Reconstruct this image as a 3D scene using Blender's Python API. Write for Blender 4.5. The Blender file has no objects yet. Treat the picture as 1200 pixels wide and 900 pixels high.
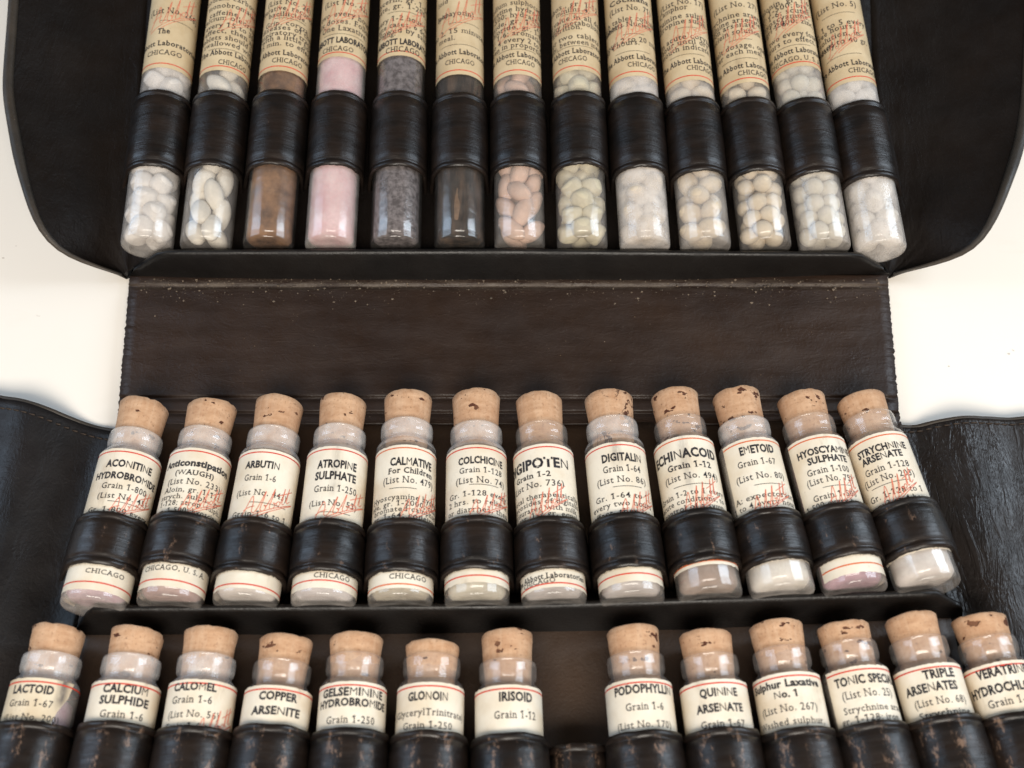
import bpy, math, random
from mathutils import Vector, Matrix, noise
R_ = math.radians
random.seed(7)
SC = bpy.context.scene
COL = SC.collection
MM = 0.001

# ------------------------------------------------------------------ camera
PHI = R_(29.0)                 # view leans 29 degrees off straight down
FPX = 1287.0                   # focal length in photo pixels (photo 1200 px wide)
CAMZ = 250.0                   # mm above the table
cam = bpy.data.cameras.new('camera')
cam.sensor_width = 36.0
cam.lens = 36.0 * FPX / 1200.0
cam.clip_start = 0.01
cam.clip_end = 20.0
cam.dof.use_dof = True
cam.dof.focus_distance = 0.275
cam.dof.aperture_fstop = 16.0
camo = bpy.data.objects.new('camera', cam)
camo.location = (0, 0, CAMZ * MM)
camo.rotation_euler = (PHI, 0, 0)
COL.objects.link(camo)
SC.camera = camo

# ------------------------------------------------------------------ light
world = bpy.data.worlds.new('World')
SC.world = world
world.use_nodes = True
wb = world.node_tree.nodes['Background']
wb.inputs[0].default_value = (1.0, 0.84, 0.69, 1)
wb.inputs[1].default_value = 0.11

def area(name, loc, target, sx, sy, watts, color):
    l = bpy.data.lights.new(name, 'AREA')
    l.shape = 'RECTANGLE'
    l.size = sx * MM
    l.size_y = sy * MM
    l.energy = watts
    l.color = color
    o = bpy.data.objects.new(name, l)
    o.location = Vector(loc) * MM
    d = Vector(target) - Vector(loc)
    o.rotation_euler = d.to_track_quat('-Z', 'Y').to_euler()
    COL.objects.link(o)
    return o

area('key_light', (20, -430, 540), (0, 80, 0), 560, 320, 8.8, (1.0, 0.93, 0.832))
area('window_light_a', (-560, 290, 380), (0, 110, 0), 240, 460, 1.6, (0.58, 0.77, 1.0))
area('window_light_b', (600, 300, 410), (40, 110, 0), 240, 460, 3.3, (0.74, 0.87, 1.0))
SC.view_settings.view_transform = 'Standard'
SC.view_settings.look = 'None'
SC.view_settings.exposure = 0.0
SC.view_settings.gamma = 1.0
SC.cycles.transparent_max_bounces = 24
SC.cycles.max_bounces = 8
SC.cycles.caustics_reflective = False
SC.cycles.caustics_refractive = False

# ------------------------------------------------------------------ places (all in mm)
C = Vector((0, 0, CAMZ))
FW = Vector((0, math.sin(PHI), -math.cos(PHI)))
UP = Vector((0, math.cos(PHI), math.sin(PHI)))
RT = Vector((1, 0, 0))

def ray(px, py):
    return FW + RT * ((px - 600) / FPX) + UP * ((450 - py) / FPX)

def at(px, py, z=0.0):
    d = ray(px, py)
    return C + d * ((z - C.z) / d.z)

TILT = R_(8)                   # the lid leans up a little on its far side
HINGE = at(600, 322, 3.0)
LN = Vector((0, -math.sin(TILT), math.cos(TILT)))

def lid(px, py, h=0.0):
    d = ray(px, py)
    t = (h - (C - HINGE).dot(LN)) / d.dot(LN)
    return C + d * t

def proj(p):
    v = p - C
    w = v.dot(FW)
    return 600 + FPX * v.dot(RT) / w, 450 - FPX * v.dot(UP) / w, w

# ------------------------------------------------------------------ mesh helpers
class MB:
    def __init__(s):
        s.v = []; s.f = []; s.smooth = True
    def vert(s, p):
        s.v.append((p[0], p[1], p[2])); return len(s.v) - 1
    def grid(s, rows, closed=False):
        """rows: list of equally long lists of points"""
        b = len(s.v); n = len(rows[0])
        for r in rows:
            for p in r: s.vert(p)
        for i in range(len(rows) - 1):
            for j in range(n if closed else n - 1):
                k = (j + 1) % n
                s.f.append((b + i*n + j, b + i*n + k, b + (i+1)*n + k, b + (i+1)*n + j))
        return b
    def lathe(s, prof, seg=40, jit=None):
        """prof: list of (radius, along) about the local y axis"""
        rows = []
        for r, a in prof:
            row = []
            for i in range(seg):
                t = 2 * math.pi * i / seg
                rr, aa = r, a
                if jit: rr, aa = jit(r, a, t)
                row.append((rr * math.sin(t), aa, rr * math.cos(t)))
            rows.append(row)
        s.grid(rows, True)
    def tube(s, pts, rx, ry=None, seg=8, caps=True, taper=False):
        ry = ry or rx
        n = len(pts); rows = []
        for i, p in enumerate(pts):
            p = Vector(p)
            k = min(1, (n - 1 - i)/14*.75 + .25) if taper else 1
            d = (Vector(pts[min(i+1, n-1)]) - Vector(pts[max(i-1, 0)])).normalized()
            up = Vector((0, 0, 1))
            sd = d.cross(up).normalized(); u2 = sd.cross(d)
            rows.append([p + sd * (k * rx * math.cos(2*math.pi*j/seg)) + u2 * (k * ry * math.sin(2*math.pi*j/seg)) for j in range(seg)])
        b = s.grid(rows, True)
        if caps:
            s.f.append(tuple(b + j for j in range(seg)))
            s.f.append(tuple(b + (n-1)*seg + j for j in reversed(range(seg))))
    def box(s, c, sx, sy, sz, rot=0):
        b = len(s.v); cr, sr = math.cos(rot), math.sin(rot)
        for dz in (-1, 1):
            for dx, dy in ((-1,-1), (1,-1), (1,1), (-1,1)):
                x, y = dx*sx/2, dy*sy/2
                s.vert((c[0] + x*cr - y*sr, c[1] + x*sr + y*cr, c[2] + dz*sz/2))
        for q in ((3,2,1,0), (4,5,6,7), (0,1,5,4), (1,2,6,5), (2,3,7,6), (3,0,4,7)):
            s.f.append(tuple(b + k for k in q))
    def mesh(s, name, mats):
        me = bpy.data.meshes.new(name)
        me.from_pydata([(a*MM, b*MM, c*MM) for a, b, c in s.v], [], s.f)
        for m in (mats if isinstance(mats, (list, tuple)) else [mats]): me.materials.append(m)
        me.update()
        if s.smooth: me.polygons.foreach_set('use_smooth', [True] * len(me.polygons))
        return me
    def obj(s, name, mat, parent=None):
        return link(name, s.mesh(name, mat), parent)

def link(name, me, parent=None, mw=None):
    o = bpy.data.objects.new(name, me)
    COL.objects.link(o)
    if parent: o.parent = parent
    if mw is not None: o.matrix_local = mw
    return o

def tag(o, label, cat, group=None, kind=None):
    if label: o['label'] = label
    if cat: o['category'] = cat
    if group: o['group'] = group
    if kind: o['kind'] = kind
    return o

def empty(name, loc=(0, 0, 0)):
    o = bpy.data.objects.new(name, None)
    o.empty_display_size = 0.01
    o.location = Vector(loc) * MM
    COL.objects.link(o)
    return o

# ------------------------------------------------------------------ materials
class NT:
    def __init__(s, name):
        s.m = bpy.data.materials.new(name); s.m.use_nodes = True
        s.t = s.m.node_tree; s.n = s.t.nodes
        s.b = s.n['Principled BSDF']; s.out = s.n['Material Output']
        s.tc = s.n.new('ShaderNodeTexCoord')
    def l(s, a, b): s.t.links.new(a, b)
    def co(s, scale, rot=(0, 0, 0), src='Object'):
        mp = s.n.new('ShaderNodeMapping')
        mp.inputs['Scale'].default_value = scale
        mp.inputs['Rotation'].default_value = rot
        oi = s.n.new('ShaderNodeObjectInfo')
        ad = s.n.new('ShaderNodeVectorMath'); ad.operation = 'MULTIPLY_ADD'
        s.l(oi.outputs['Random'], ad.inputs[0]); ad.inputs[1].default_value = (37, 53, 71)
        s.l(s.tc.outputs[src], mp.inputs['Vector'])
        s.l(mp.outputs[0], ad.inputs[2])
        return ad.outputs[0]
    def noise(s, scale, detail=3, rough=.55, rot=(0, 0, 0), dist=0):
        """scale: cycles per metre, one number or three"""
        if not isinstance(scale, (tuple, list)): scale = (scale,) * 3
        t = s.n.new('ShaderNodeTexNoise'); t.inputs['Scale'].default_value = 1
        t.inputs['Detail'].default_value = detail; t.inputs['Roughness'].default_value = rough
        t.inputs['Distortion'].default_value = dist
        s.l(s.co(scale, rot), t.inputs['Vector'])
        return t.outputs['Fac']
    def voro(s, scale, feature='F1'):
        if not isinstance(scale, (tuple, list)): scale = (scale,) * 3
        t = s.n.new('ShaderNodeTexVoronoi'); t.inputs['Scale'].default_value = 1
        t.feature = feature
        s.l(s.co(scale), t.inputs['Vector'])
        return t.outputs['Distance']
    def ramp(s, fac, a, b, lo=0., hi=1.):
        r = s.n.new('ShaderNodeMapRange'); r.clamp = True
        r.inputs['From Min'].default_value = a; r.inputs['From Max'].default_value = b
        r.inputs['To Min'].default_value = lo; r.inputs['To Max'].default_value = hi
        s.l(fac, r.inputs['Value']); return r.outputs[0]
    def math(s, op, a, b=None):
        m = s.n.new('ShaderNodeMath'); m.operation = op
        for i, x in enumerate((a, b)):
            if x is None: continue
            if isinstance(x, (int, float)): m.inputs[i].default_value = x
            else: s.l(x, m.inputs[i])
        return m.outputs[0]
    def mix(s, fac, a, b):
        m = s.n.new('ShaderNodeMix'); m.data_type = 'RGBA'
        if isinstance(fac, (int, float)): m.inputs['Factor'].default_value = fac
        else: s.l(fac, m.inputs['Factor'])
        for k, x in ((6, a), (7, b)):
            if isinstance(x, (tuple, list)): m.inputs[k].default_value = (*x[:3], 1)
            else: s.l(x, m.inputs[k])
        return m.outputs[2]
    def bump(s, h, dist, strength=1.0, prev=None):
        b = s.n.new('ShaderNodeBump'); b.inputs['Distance'].default_value = dist * MM
        b.inputs['Strength'].default_value = strength
        s.l(h, b.inputs['Height'])
        if prev: s.l(prev, b.inputs['Normal'])
        return b.outputs[0]
    def set(s, col=None, rough=None, nrm=None, spec=None):
        for k, x in (('Base Color', col), ('Roughness', rough), ('Specular IOR Level', spec)):
            if x is None: continue
            if isinstance(x, (tuple, list)): s.b.inputs[k].default_value = (*x[:3], 1)
            elif isinstance(x, (int, float)): s.b.inputs[k].default_value = x
            else: s.l(x, s.b.inputs[k])
        if nrm: s.l(nrm, s.b.inputs['Normal'])
        return s.m

def leather(name, base, lighter, rough=.42, wrinkle=None, wdist=.5, wrot=0., speck=.0, spec=.5, grain=.10, crease=None):
    t = NT(name)
    c = t.mix(t.ramp(t.noise(45, 5), .35, .75), base, lighter)
    if speck:
        c = t.mix(t.math('MULTIPLY', t.ramp(t.noise(1400, 2), .74, .80), speck), c, (.26, .17, .10))
    if crease:                                  # finish worn pale along a fold
        sx = t.n.new('ShaderNodeSeparateXYZ'); t.l(t.tc.outputs['Object'], sx.inputs[0])
        k = t.ramp(t.math('ABSOLUTE', t.math('SUBTRACT', sx.outputs[1], crease * MM)), .0022, .0002)
        k = t.math('MULTIPLY', k, t.ramp(t.noise((130, 700, 200), 6, .7), .40, .62))
        c = t.mix(t.math('MULTIPLY', k, .75), c, (.10, .076, .056))
    g = t.noise(1500, 2)
    n = t.bump(g, grain, .8)
    n = t.bump(t.noise(260, 4), .25, .6, n)
    if wrinkle:
        w = t.noise(wrinkle, 4, .6, rot=(0, 0, wrot), dist=.6)
        n = t.bump(t.ramp(t.math('ABSOLUTE', t.math('SUBTRACT', w, .5)), 0, .16), wdist, 1., n)
    r = t.ramp(t.noise(120, 4), .3, .7, rough - .08, rough + .12)
    return t.set(c, r, n, spec)

M = {}
M['lid_leather'] = leather('lid_leather', (.0060, .0043, .0036), (.011, .0075, .0058), .48, (420, 90, 90), .07, spec=.22)
M['spine_leather'] = leather('spine_leather', (.019, .0092, .0052), (.031, .0160, .0092), .50, (150, 420, 150), .05, speck=.5, spec=.4, crease=at(600, 334, 3).y)
M['base_leather'] = leather('base_leather', (.030, .0165, .0095), (.050, .028, .016), .5)
M['flap_leather'] = leather('flap_leather', (.012, .010, .0095), (.022, .016, .013), .36, (330, 75, 75), .22, R_(-14), speck=.2, spec=.32)
M['flap_leather_smooth'] = leather('flap_leather_smooth', (.007, .006, .0062), (.013, .010, .0095), .48, (260, 110, 90), .06, R_(14), spec=.35)
M['lip_leather'] = leather('lip_leather', (.0048, .004, .0038), (.009, .007, .006), .42, spec=.35)
M['rim_leather'] = leather('rim_leather', (.016, .013, .010), (.05, .036, .024), .6, speck=.6)

def loop_leather(name, scuff):
    """black leather band: fine lines round the band, brown where the finish is rubbed off"""
    t = NT(name)
    sx = t.n.new('ShaderNodeSeparateXYZ'); t.l(t.tc.outputs['Object'], sx.inputs[0])
    ax = t.math('ABSOLUTE', sx.outputs[0])
    c = t.mix(t.ramp(t.noise((90, 160, 90), 4), .35, .75), (.0065, .005, .0045), (.019, .0115, .008))
    if scuff:
        band = t.math('MULTIPLY', t.ramp(ax, .0012, .0022), t.ramp(ax, .0052, .0040))
        k = t.math('MULTIPLY', t.ramp(t.noise((620, 300, 620), 8, .78), .70 - .12 * scuff, .76 - .12 * scuff), band)
        k = t.math('MAXIMUM', k, t.ramp(t.noise((900, 700, 900), 4, .7), .78, .81))
        c = t.mix(t.math('MULTIPLY', k, min(1, .40 + .3 * scuff)), c, (.20, .125, .085))
    n = t.bump(t.noise((70, 2600, 70), 3), .06, .8)
    n = t.bump(t.noise((230, 230, 230), 5, .6), .11, .7, n)
    n = t.bump(t.ramp(t.voro((420, 300, 420), 'DISTANCE_TO_EDGE'), 0, .12), .04, .22, n)
    n = t.bump(t.noise((160, 420, 160), 4), .18, .6, n)
    r = t.ramp(t.noise((120, 900, 120), 3), .3, .7, .30, .46)
    return t.set(c, r, n, .40)
M['loop_a'] = loop_leather('loop_leather_fresh', .30)
M['loop_b'] = loop_leather('loop_leather_rubbed', 1.0)
M['loop_c'] = loop_leather('loop_leather_worn', 1.38)

def paper(name, col, dark, smear=None):
    t = NT(name)
    c = t.mix(t.ramp(t.noise(140, 5), .40, .85), col, dark)
    c = t.mix(t.math('MULTIPLY', t.ramp(t.noise(900, 3, .7), .68, .76), .45), c, (.30, .20, .11))
    c = t.mix(t.math('MULTIPLY', t.ramp(t.noise((220, 60, 220), 5, .65), .60, .78), .45), c, (.26, .18, .11))
    c = t.mix(t.math('MULTIPLY', t.ramp(t.noise(60, 3), .52, .72), .35), c, (.55, .38, .20))
    if smear:                                   # a wiped streak of black ink running along the vial
        sx = t.n.new('ShaderNodeSeparateXYZ'); t.l(t.tc.outputs['Object'], sx.inputs[0])
        k = t.ramp(t.math('ABSOLUTE', t.math('SUBTRACT', sx.outputs[0], smear[0] * MM)), .0016, .0003)
        k = t.math('MULTIPLY', k, t.ramp(sx.outputs[1], (smear[1] - 3) * MM, smear[1] * MM))
        k = t.math('MULTIPLY', k, t.ramp(t.noise((500, 120, 500), 5, .7), .32, .62))
        c = t.mix(t.math('MULTIPLY', k, smear[2]), c, (.11, .095, .09))
    return t.set(c, .62, t.bump(t.noise(700, 4), .05, .5), .3)
M['paper'] = paper('label_paper', (.80, .735, .62), (.66, .55, .40))
M['paper_smear_dark'] = paper('label_paper_ink_smear', (.80, .735, .62), (.66, .55, .40), (.3, 33, .75))
M['paper_smear_light'] = paper('label_paper_grey_smear', (.80, .735, .62), (.66, .55, .40), (-.2, 26, .45))
M['paper_torn'] = paper('label_paper_damaged', (.72, .63, .48), (.52, .39, .24), (3.4, 36, .9))
M['paper_old'] = paper('label_paper_yellowed', (.62, .49, .31), (.46, .33, .18))

def plain(name, col, rough=.5, var=.0, scale=900, spec=.4, bmp=0):
    t = NT(name)
    c = col
    if var: c = t.mix(t.ramp(t.noise(scale, 3), .3, .7), [x * (1 - var) for x in col], [min(1, x * (1 + var)) for x in col])
    return t.set(c, rough, t.bump(t.noise(scale, 3), bmp, .8) if bmp else None, spec)
M['ink'] = plain('black_ink', (.020, .018, .020), .6, .5, 1500)
M['ink_red'] = plain('red_ink', (.62, .045, .018), .55, .2, 1500)
M['ink_pen'] = plain('red_pen_ink', (.66, .17, .10), .55, .3, 1500)
M['ink_orange'] = plain('orange_ink', (.66, .13, .03), .55, .2, 1500)
M['thread'] = plain('stitch_thread', (.035, .022, .014), .7, .3)
M['crumb'] = plain('crumb', (.14, .105, .075), .8, .5, 300)

def cork(name='cork', pits=0., crack=False):
    t = NT(name)
    c = t.mix(t.ramp(t.noise((300, 700, 300), 5, .6), .3, .75), (.43, .24, .132), (.62, .395, .245))
    c = t.mix(t.math('MULTIPLY', t.ramp(t.noise((900, 90, 900), 2), .45, .75), .35), c, (.66, .47, .32))
    pit = t.ramp(t.noise((260, 420, 260), 3, .55), .655 - pits, .675 - pits)
    if crack: pit = t.math('MAXIMUM', pit, t.ramp(t.math('ABSOLUTE', t.math('SUBTRACT', t.noise((150, 90, 150), 4, .6, dist=.6), .50)), .016, .008))
    if crack: pit = t.math('MULTIPLY', pit, t.ramp(t.noise(110, 2), .46, .56))
    pit = t.math('MAXIMUM', pit, t.math('MULTIPLY', t.ramp(t.noise((800, 700, 800), 2), .72, .76), .8))
    c = t.mix(pit, c, (.085, .028, .014))
    c = t.mix(t.math('MULTIPLY', t.ramp(t.noise((1900, 1500, 1900), 2), .58, .72), .45), c, (.22, .10, .05))
    c = t.mix(t.math('MULTIPLY', t.ramp(t.noise((120, 160, 120), 4), .5, .75), .4), c, (.38, .19, .10))
    n = t.bump(t.math('SUBTRACT', 1., pit), .35, .8)
    n = t.bump(t.noise(1300, 3), .10, .6, n)
    return t.set(c, .72, n, .25)
M['cork'] = cork()
M['cork_cracked'] = cork('cracked_cork', .01, True)
M['cork_mottled'] = cork('mottled_cork', .05)

def glass(name, haze, dustc=(.90, .84, .79), tint=(.985, .98, .975), edge=(.84, .82, .80)):
    t = NT(name)
    t.n.remove(t.b)
    lw = t.n.new('ShaderNodeLayerWeight'); lw.inputs['Blend'].default_value = .30
    tr = t.n.new('ShaderNodeBsdfTransparent')
    t.l(t.mix(t.ramp(lw.outputs['Facing'], .25, .95), tint, edge), tr.inputs['Color'])
    gl = t.n.new('ShaderNodeBsdfGlossy'); gl.inputs['Roughness'].default_value = .13
    gl.inputs['Color'].default_value = (1, 1, 1, 1)
    nrm = t.bump(t.noise(150, 3), .16, .5)
    t.l(nrm, gl.inputs['Normal'])
    l2 = t.n.new('ShaderNodeLayerWeight'); l2.inputs['Blend'].default_value = .5
    fr = t.math('ADD', t.math('MULTIPLY', t.math('POWER', l2.outputs['Facing'], 5.), .95), .045)
    m1 = t.n.new('ShaderNodeMixShader')
    t.l(fr, m1.inputs[0]); t.l(tr.outputs[0], m1.inputs[1]); t.l(gl.outputs[0], m1.inputs[2])
    di = t.n.new('ShaderNodeBsdfDiffuse'); di.inputs['Color'].default_value = (*dustc, 1)
    m2 = t.n.new('ShaderNodeMixShader')
    dust = t.math('ADD', t.ramp(t.noise((260, 200, 260), 6, .65), .35, .75, haze * .35, haze),
                  t.ramp(t.noise(2200, 2), .66, .76, 0, haze * .5))
    t.l(dust, m2.inputs[0]); t.l(m1.outputs[0], m2.inputs[1]); t.l(di.outputs[0], m2.inputs[2])
    t.l(m2.outputs[0], t.out.inputs['Surface'])
    return t.m
M['glass'] = glass('clear_glass', .12)
M['glass_bright'] = glass('bright_glass', .03)
M['glass_dusty'] = glass('dusty_glass', .25)
M['glass_frost'] = glass('frosted_glass', .46)
M['glass_neck_clear'] = glass('clear_neck_glass', .13)
M['glass_neck'] = glass('dusty_neck_glass', .36, (.93, .90, .875))

def table_mat():
    t = NT('white_table')
    c = t.mix(t.ramp(t.noise(6, 4), .3, .8), (.84, .78, .70), (.87, .82, .75))
    c = t.mix(t.math('MULTIPLY', t.ramp(t.noise(260, 2), .74, .78), .75), c, (.25, .17, .11))
    c = t.mix(t.math('MULTIPLY', t.ramp(t.noise((14, 60, 20), 5, .7), .6, .8), .25), c, (.72, .62, .50))
    return t.set(c, .45, t.bump(t.noise(70, 4), .12, .4), .35)
M['table'] = table_mat()

def stuff_mat(name, a, b, scale=260, lo=.35, hi=.7, det=5):
    t = NT(name)
    return t.set(t.mix(t.ramp(t.noise(scale, det, .65), lo, hi), a, b), .75, t.bump(t.noise(1400, 3), .12, .7), .3)

# ------------------------------------------------------------------ lettering
_fc = bpy.data.curves.new('glyph_source', 'FONT')
_fc.resolution_u = 2
_fo = bpy.data.objects.new('glyph_source', _fc)
_gl = {}

def _raw(body, off):
    _fc.offset = off; _fc.body = body
    me = bpy.data.meshes.new_from_object(_fo)
    v = [(q.co.x, q.co.y) for q in me.vertices]
    f = [tuple(p.vertices) for p in me.polygons]
    ed = {}
    for p in f:
        for i in range(len(p)):
            k = tuple(sorted((p[i], p[(i+1) % len(p)]))); ed[k] = ed.get(k, 0) + 1
    bd = [k for k, n in ed.items() if n == 1]
    bpy.data.meshes.remove(me)
    return v, f, bd

def glyph(ch, style):
    """style: b = bold grotesque, s = book slab serif, t = bold slab serif"""
    if (ch, style) in _gl: return _gl[ch, style]
    off = {'b': .040, 's': .006, 't': .022}[style]
    if ch in 'MNWmw': off = -.004
    if ch == ' ':
        g = ([], [], .32)
    else:
        v, f, bd = _raw(ch, off)
        a, _, _ = _raw('I' + ch + 'I', 0); b, _, _ = _raw('II', 0)
        adv = (max(x for x, y in a) - min(x for x, y in a)) - (max(x for x, y in b) - min(x for x, y in b))
        if style != 'b' and ch.isalnum():
            low, xh, cap = min(y for x, y in v), .449 + off, .682 + off
            for i, j in bd:
                (x0, y0), (x1, y1) = v[i], v[j]
                if abs(y0 - y1) > .004 or not .04 < abs(x1 - x0) < .17: continue
                y = (y0 + y1) / 2
                if abs(y + off) < .006: s = 1
                elif abs(y - cap) < .006 or (ch.islower() and abs(y - xh) < .006): s = -1
                else: continue
                e = .085 if ch.isupper() or ch in '1IJT' else .065
                xa, xb = min(x0, x1) - e, max(x0, x1) + e
                if s < 0 and ch.islower(): xb -= e * .8
                k = len(v); y2 = y + s * .06
                v += [(xa, y), (xb, y), (xb, y2), (xa, y2)]
                f.append((k, k+1, k+2, k+3) if s > 0 else (k+3, k+2, k+1, k))
        if ch == '1':
            k = len(v); xa = min(x for x, y in v) + .02
            xa = .202 - off
            v += [(xa + .01, .682 + off), (xa - .17, .575), (xa - .17, .49), (xa + .01, .55)]
            f.append((k, k+1, k+2, k+3))
        g = (v, f, adv + (.06 if style != 'b' else .02))
    _gl[ch, style] = g
    return g

def layout(text, style):
    v, f, x = [], [], 0.
    for ch in text:
        gv, gf, adv = glyph(ch, style)
        b = len(v)
        dy = random.uniform(-.012, .012)
        v += [(px + x, py + dy) for px, py in gv]
        f += [tuple(b + k for k in p) for p in gf]
        x += adv
    return v, f, x

SIG = [  # a red pen flourish, in units of its own width and height
    [(.00, .05), (.06, .02), (.12, .22), (.20, .62), (.25, .78), (.27, .50), (.26, .18), (.31, .10), (.36, .24)],
    [(.10, .28), (.20, .36), (.30, .36)],
    [(.34, .15), (.40, .45), (.47, .88), (.45, .60), (.41, .20), (.46, .10), (.51, .22), (.47, .33), (.52, .28)],
    [(.50, .22), (.57, .55), (.63, .95), (.61, .66), (.57, .24), (.62, .16), (.67, .30), (.63, .40), (.70, .36)],
    [(.68, .36), (.73, .28), (.77, .38), (.73, .46), (.69, .38)],
    [(.78, .40), (.84, .98), (.82, .62), (.81, .36), (.86, .38)],
    [(.88, .46), (.95, 1.02), (.92, .66), (.92, .42), (1.0, .50)],
    [(.70, .68), (.84, .76), (1.04, .90)],
    [(.05, -.12), (.30, .02), (.60, .16), (.90, .30), (1.08, .36), (.85, .22), (.55, .04), (.30, -.10)],
]

def spline(pts, n=5):
    out = []
    P = [pts[0]] + list(pts) + [pts[-1]]
    for i in range(1, len(P) - 2):
        for k in range(n):
            t = k / n
            out.append(tuple(.5 * (2*P[i][c] + (P[i+1][c] - P[i-1][c])*t + (2*P[i-1][c] - 5*P[i][c] + 4*P[i+1][c] - P[i+2][c])*t*t
                       + (3*P[i][c] - P[i-1][c] - 3*P[i+1][c] + P[i+2][c])*t**3) for c in (0, 1)))
    out.append(tuple(pts[-1]))
    return out

# ------------------------------------------------------------------ a vial in its own frame (y along it, z up towards the viewer)
class Vial:
    def __init__(s, base, top, R):
        s.base, s.top, s.R = base, top, R
        s.L = (top - base).length
        s.a = (top - base).normalized()
        mid = base + s.a * (s.L * .5)
        z = (C - mid); z -= s.a * z.dot(s.a)
        s.z = z.normalized(); s.x = s.a.cross(s.z)
        s.mw = Matrix(((s.x.x, s.a.x, s.z.x, base.x * MM), (s.x.y, s.a.y, s.z.y, base.y * MM),
                       (s.x.z, s.a.z, s.z.z, base.z * MM), (0, 0, 0, 1)))
    def pt(s, th, y, r):
        return s.base + s.x * (r * math.sin(th)) + s.a * y + s.z * (r * math.cos(th))
    def s_at(s, py, th=0., r=None):
        r = s.R if r is None else r
        lo, hi = -60., 160.
        for _ in range(40):
            m = (lo + hi) / 2
            if proj(s.pt(th, m, r))[1] > py: lo = m
            else: hi = m
        return (lo + hi) / 2
    def find(s, px, py):
        th = 0.
        for _ in range(6):
            y = s.s_at(py, th)
            p0 = proj(s.pt(0, y, 0)); p1 = proj(s.pt(0, y, s.R))
            k = (px - p0[0]) / (s.R * FPX / p1[2])
            th = math.asin(max(-.97, min(.97, k)))
        return th, y
    def mmpx(s, y):
        return proj(s.pt(0, y, s.R))[2] / FPX

def wrap(mb, vial, v, f, th0, y0, sx, sy, r):
    b = len(mb.v)
    for x, y in v:
        t = th0 + x * sx / vial.R
        mb.vert((r * math.sin(t), y0 + y * sy, r * math.cos(t)))
    mb.f += [tuple(b + k for k in p) for p in f]

def add_text(mb, vial, text, style, px, py, w, cap):
    cap *= .98 if style == 'b' else .92
    v, f, adv = layout(text, style)
    if not v: return
    th, y = vial.find(px, py)
    k = abs(vial.s_at(py - cap/2, th) - vial.s_at(py + cap/2, th))
    sx = w * vial.mmpx(y) / adv
    sy = k / (.70 if style == 's' else .73)
    wrap(mb, vial, [(a - adv/2, c - .345) for a, c in v], f, th, y, sx, sy, vial.R + .10)

def add_rule(mb, vial, px, py, w, thick=.13):
    th, y = vial.find(px, py)
    hw = w * vial.mmpx(y) / 2 / vial.R
    rows = []
    for i in range(13):
        t = th - hw + 2*hw*i/12
        rows.append([((vial.R+.10)*math.sin(t), y + q, (vial.R+.10)*math.cos(t)) for q in (-thick/2, thick/2)])
    mb.grid(rows)

def add_sig(mb, vial, px, py, w, h, rot=.30):
    w *= 1.12; h *= 1.2
    th, y = vial.find(px, py)
    k = vial.mmpx(y); W, H = w*k, h*k*1.05
    for st in SIG:
        p = spline(st)
        q = [((a - .5)*W*random.uniform(.995, 1.005), (b - .4)*H + (a - .5)*W*rot) for a, b in p]
        rows = []
        for i, (a, b) in enumerate(q):
            a2, b2 = q[min(i+1, len(q)-1)]; a1, b1 = q[max(i-1, 0)]
            d = math.hypot(a2-a1, b2-b1) or 1
            nx, ny = -(b2-b1)/d, (a2-a1)/d
            hw = .075
            rows.append([(( vial.R+.13)*math.sin(th+(a+s*nx*hw)/vial.R), y+b+s*ny*hw, (vial.R+.13)*math.cos(th+(a+s*nx*hw)/vial.R)) for s in (1, -1)])
        mb.grid(rows)

def band(vial, th0, th1, s0, s1, r, jit=0., seg=36, n=3, seed=0, cut=None):
    mb = MB(); rows = []
    for j in range(n + 1):
        row = []
        for i in range(seg + 1):
            t = th0 + (th1 - th0) * i / seg
            y = s0 + (s1 - s0) * j / n
            if j in (0, n) and jit: y += jit * noise.noise((t*9, seed + j*3.1, 0)) - 1.6*jit*max(0, noise.noise((t*5.3, seed*2.7 + j, 4)) - .32)*(1 if j else -1)
            if cut: t, y = cut(t, y)
            row.append((r*math.sin(t), y, r*math.cos(t)))
        rows.append(row)
    mb.grid(rows)
    return mb

# ================================================================== THE SETTING
tb = MB(); tb.smooth = False
tb.box((0, 120, -10), 1400, 1200, 20)
tag(tb.obj('table_top', M['table']), None, None, None, 'structure')

# ================================================================== THE LEATHER CASE
case = empty('medicine_case', (0, at(600, 600, 0).y, 0))
tag(case, 'worn black leather folding medicine case lying open with rows of vial loops', 'medicine case')

def case_part(mb, name, mat):
    o = mb.obj(name, mat, case)
    o.location = -case.location
    return o

def slab(mb, rows, th, nrm=Vector((0, 0, 1))):
    """a sheet with its own thickness: rows of points are its upper face"""
    m, n = len(rows), len(rows[0])
    up = mb.grid(rows)
    lo = mb.grid([[Vector(p) - nrm * th for p in r] for r in rows])
    per = [(0, j) for j in range(n)] + [(i, n-1) for i in range(1, m)] + [(m-1, j) for j in range(n-2, -1, -1)] + [(i, 0) for i in range(m-2, 0, -1)]
    for k in range(len(per)):
        a, b = per[k], per[(k+1) % len(per)]
        A, B = a[0]*n + a[1], b[0]*n + b[1]
        mb.f.append((up + B, up + A, lo + A, lo + B))
    k = len(mb.f)
    return up

def lerp(a, b, t): return a + (b - a) * t

def along(poly, t):
    """point at fraction t of a polyline"""
    d = [0.]
    for i in range(1, len(poly)): d.append(d[-1] + (poly[i] - poly[i-1]).length)
    x = t * d[-1]
    for i in range(1, len(poly)):
        if x <= d[i] or i == len(poly) - 1:
            return lerp(poly[i-1], poly[i], (x - d[i-1]) / max(1e-9, d[i] - d[i-1]))

def smooth_poly(poly, n):
    pts = [along(poly, i / n) for i in range(n + 1)]
    for _ in range(3):
        pts = [pts[0]] + [pts[i]*.5 + (pts[i-1] + pts[i+1])*.25 for i in range(1, n)] + [pts[-1]]
    return pts

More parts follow.
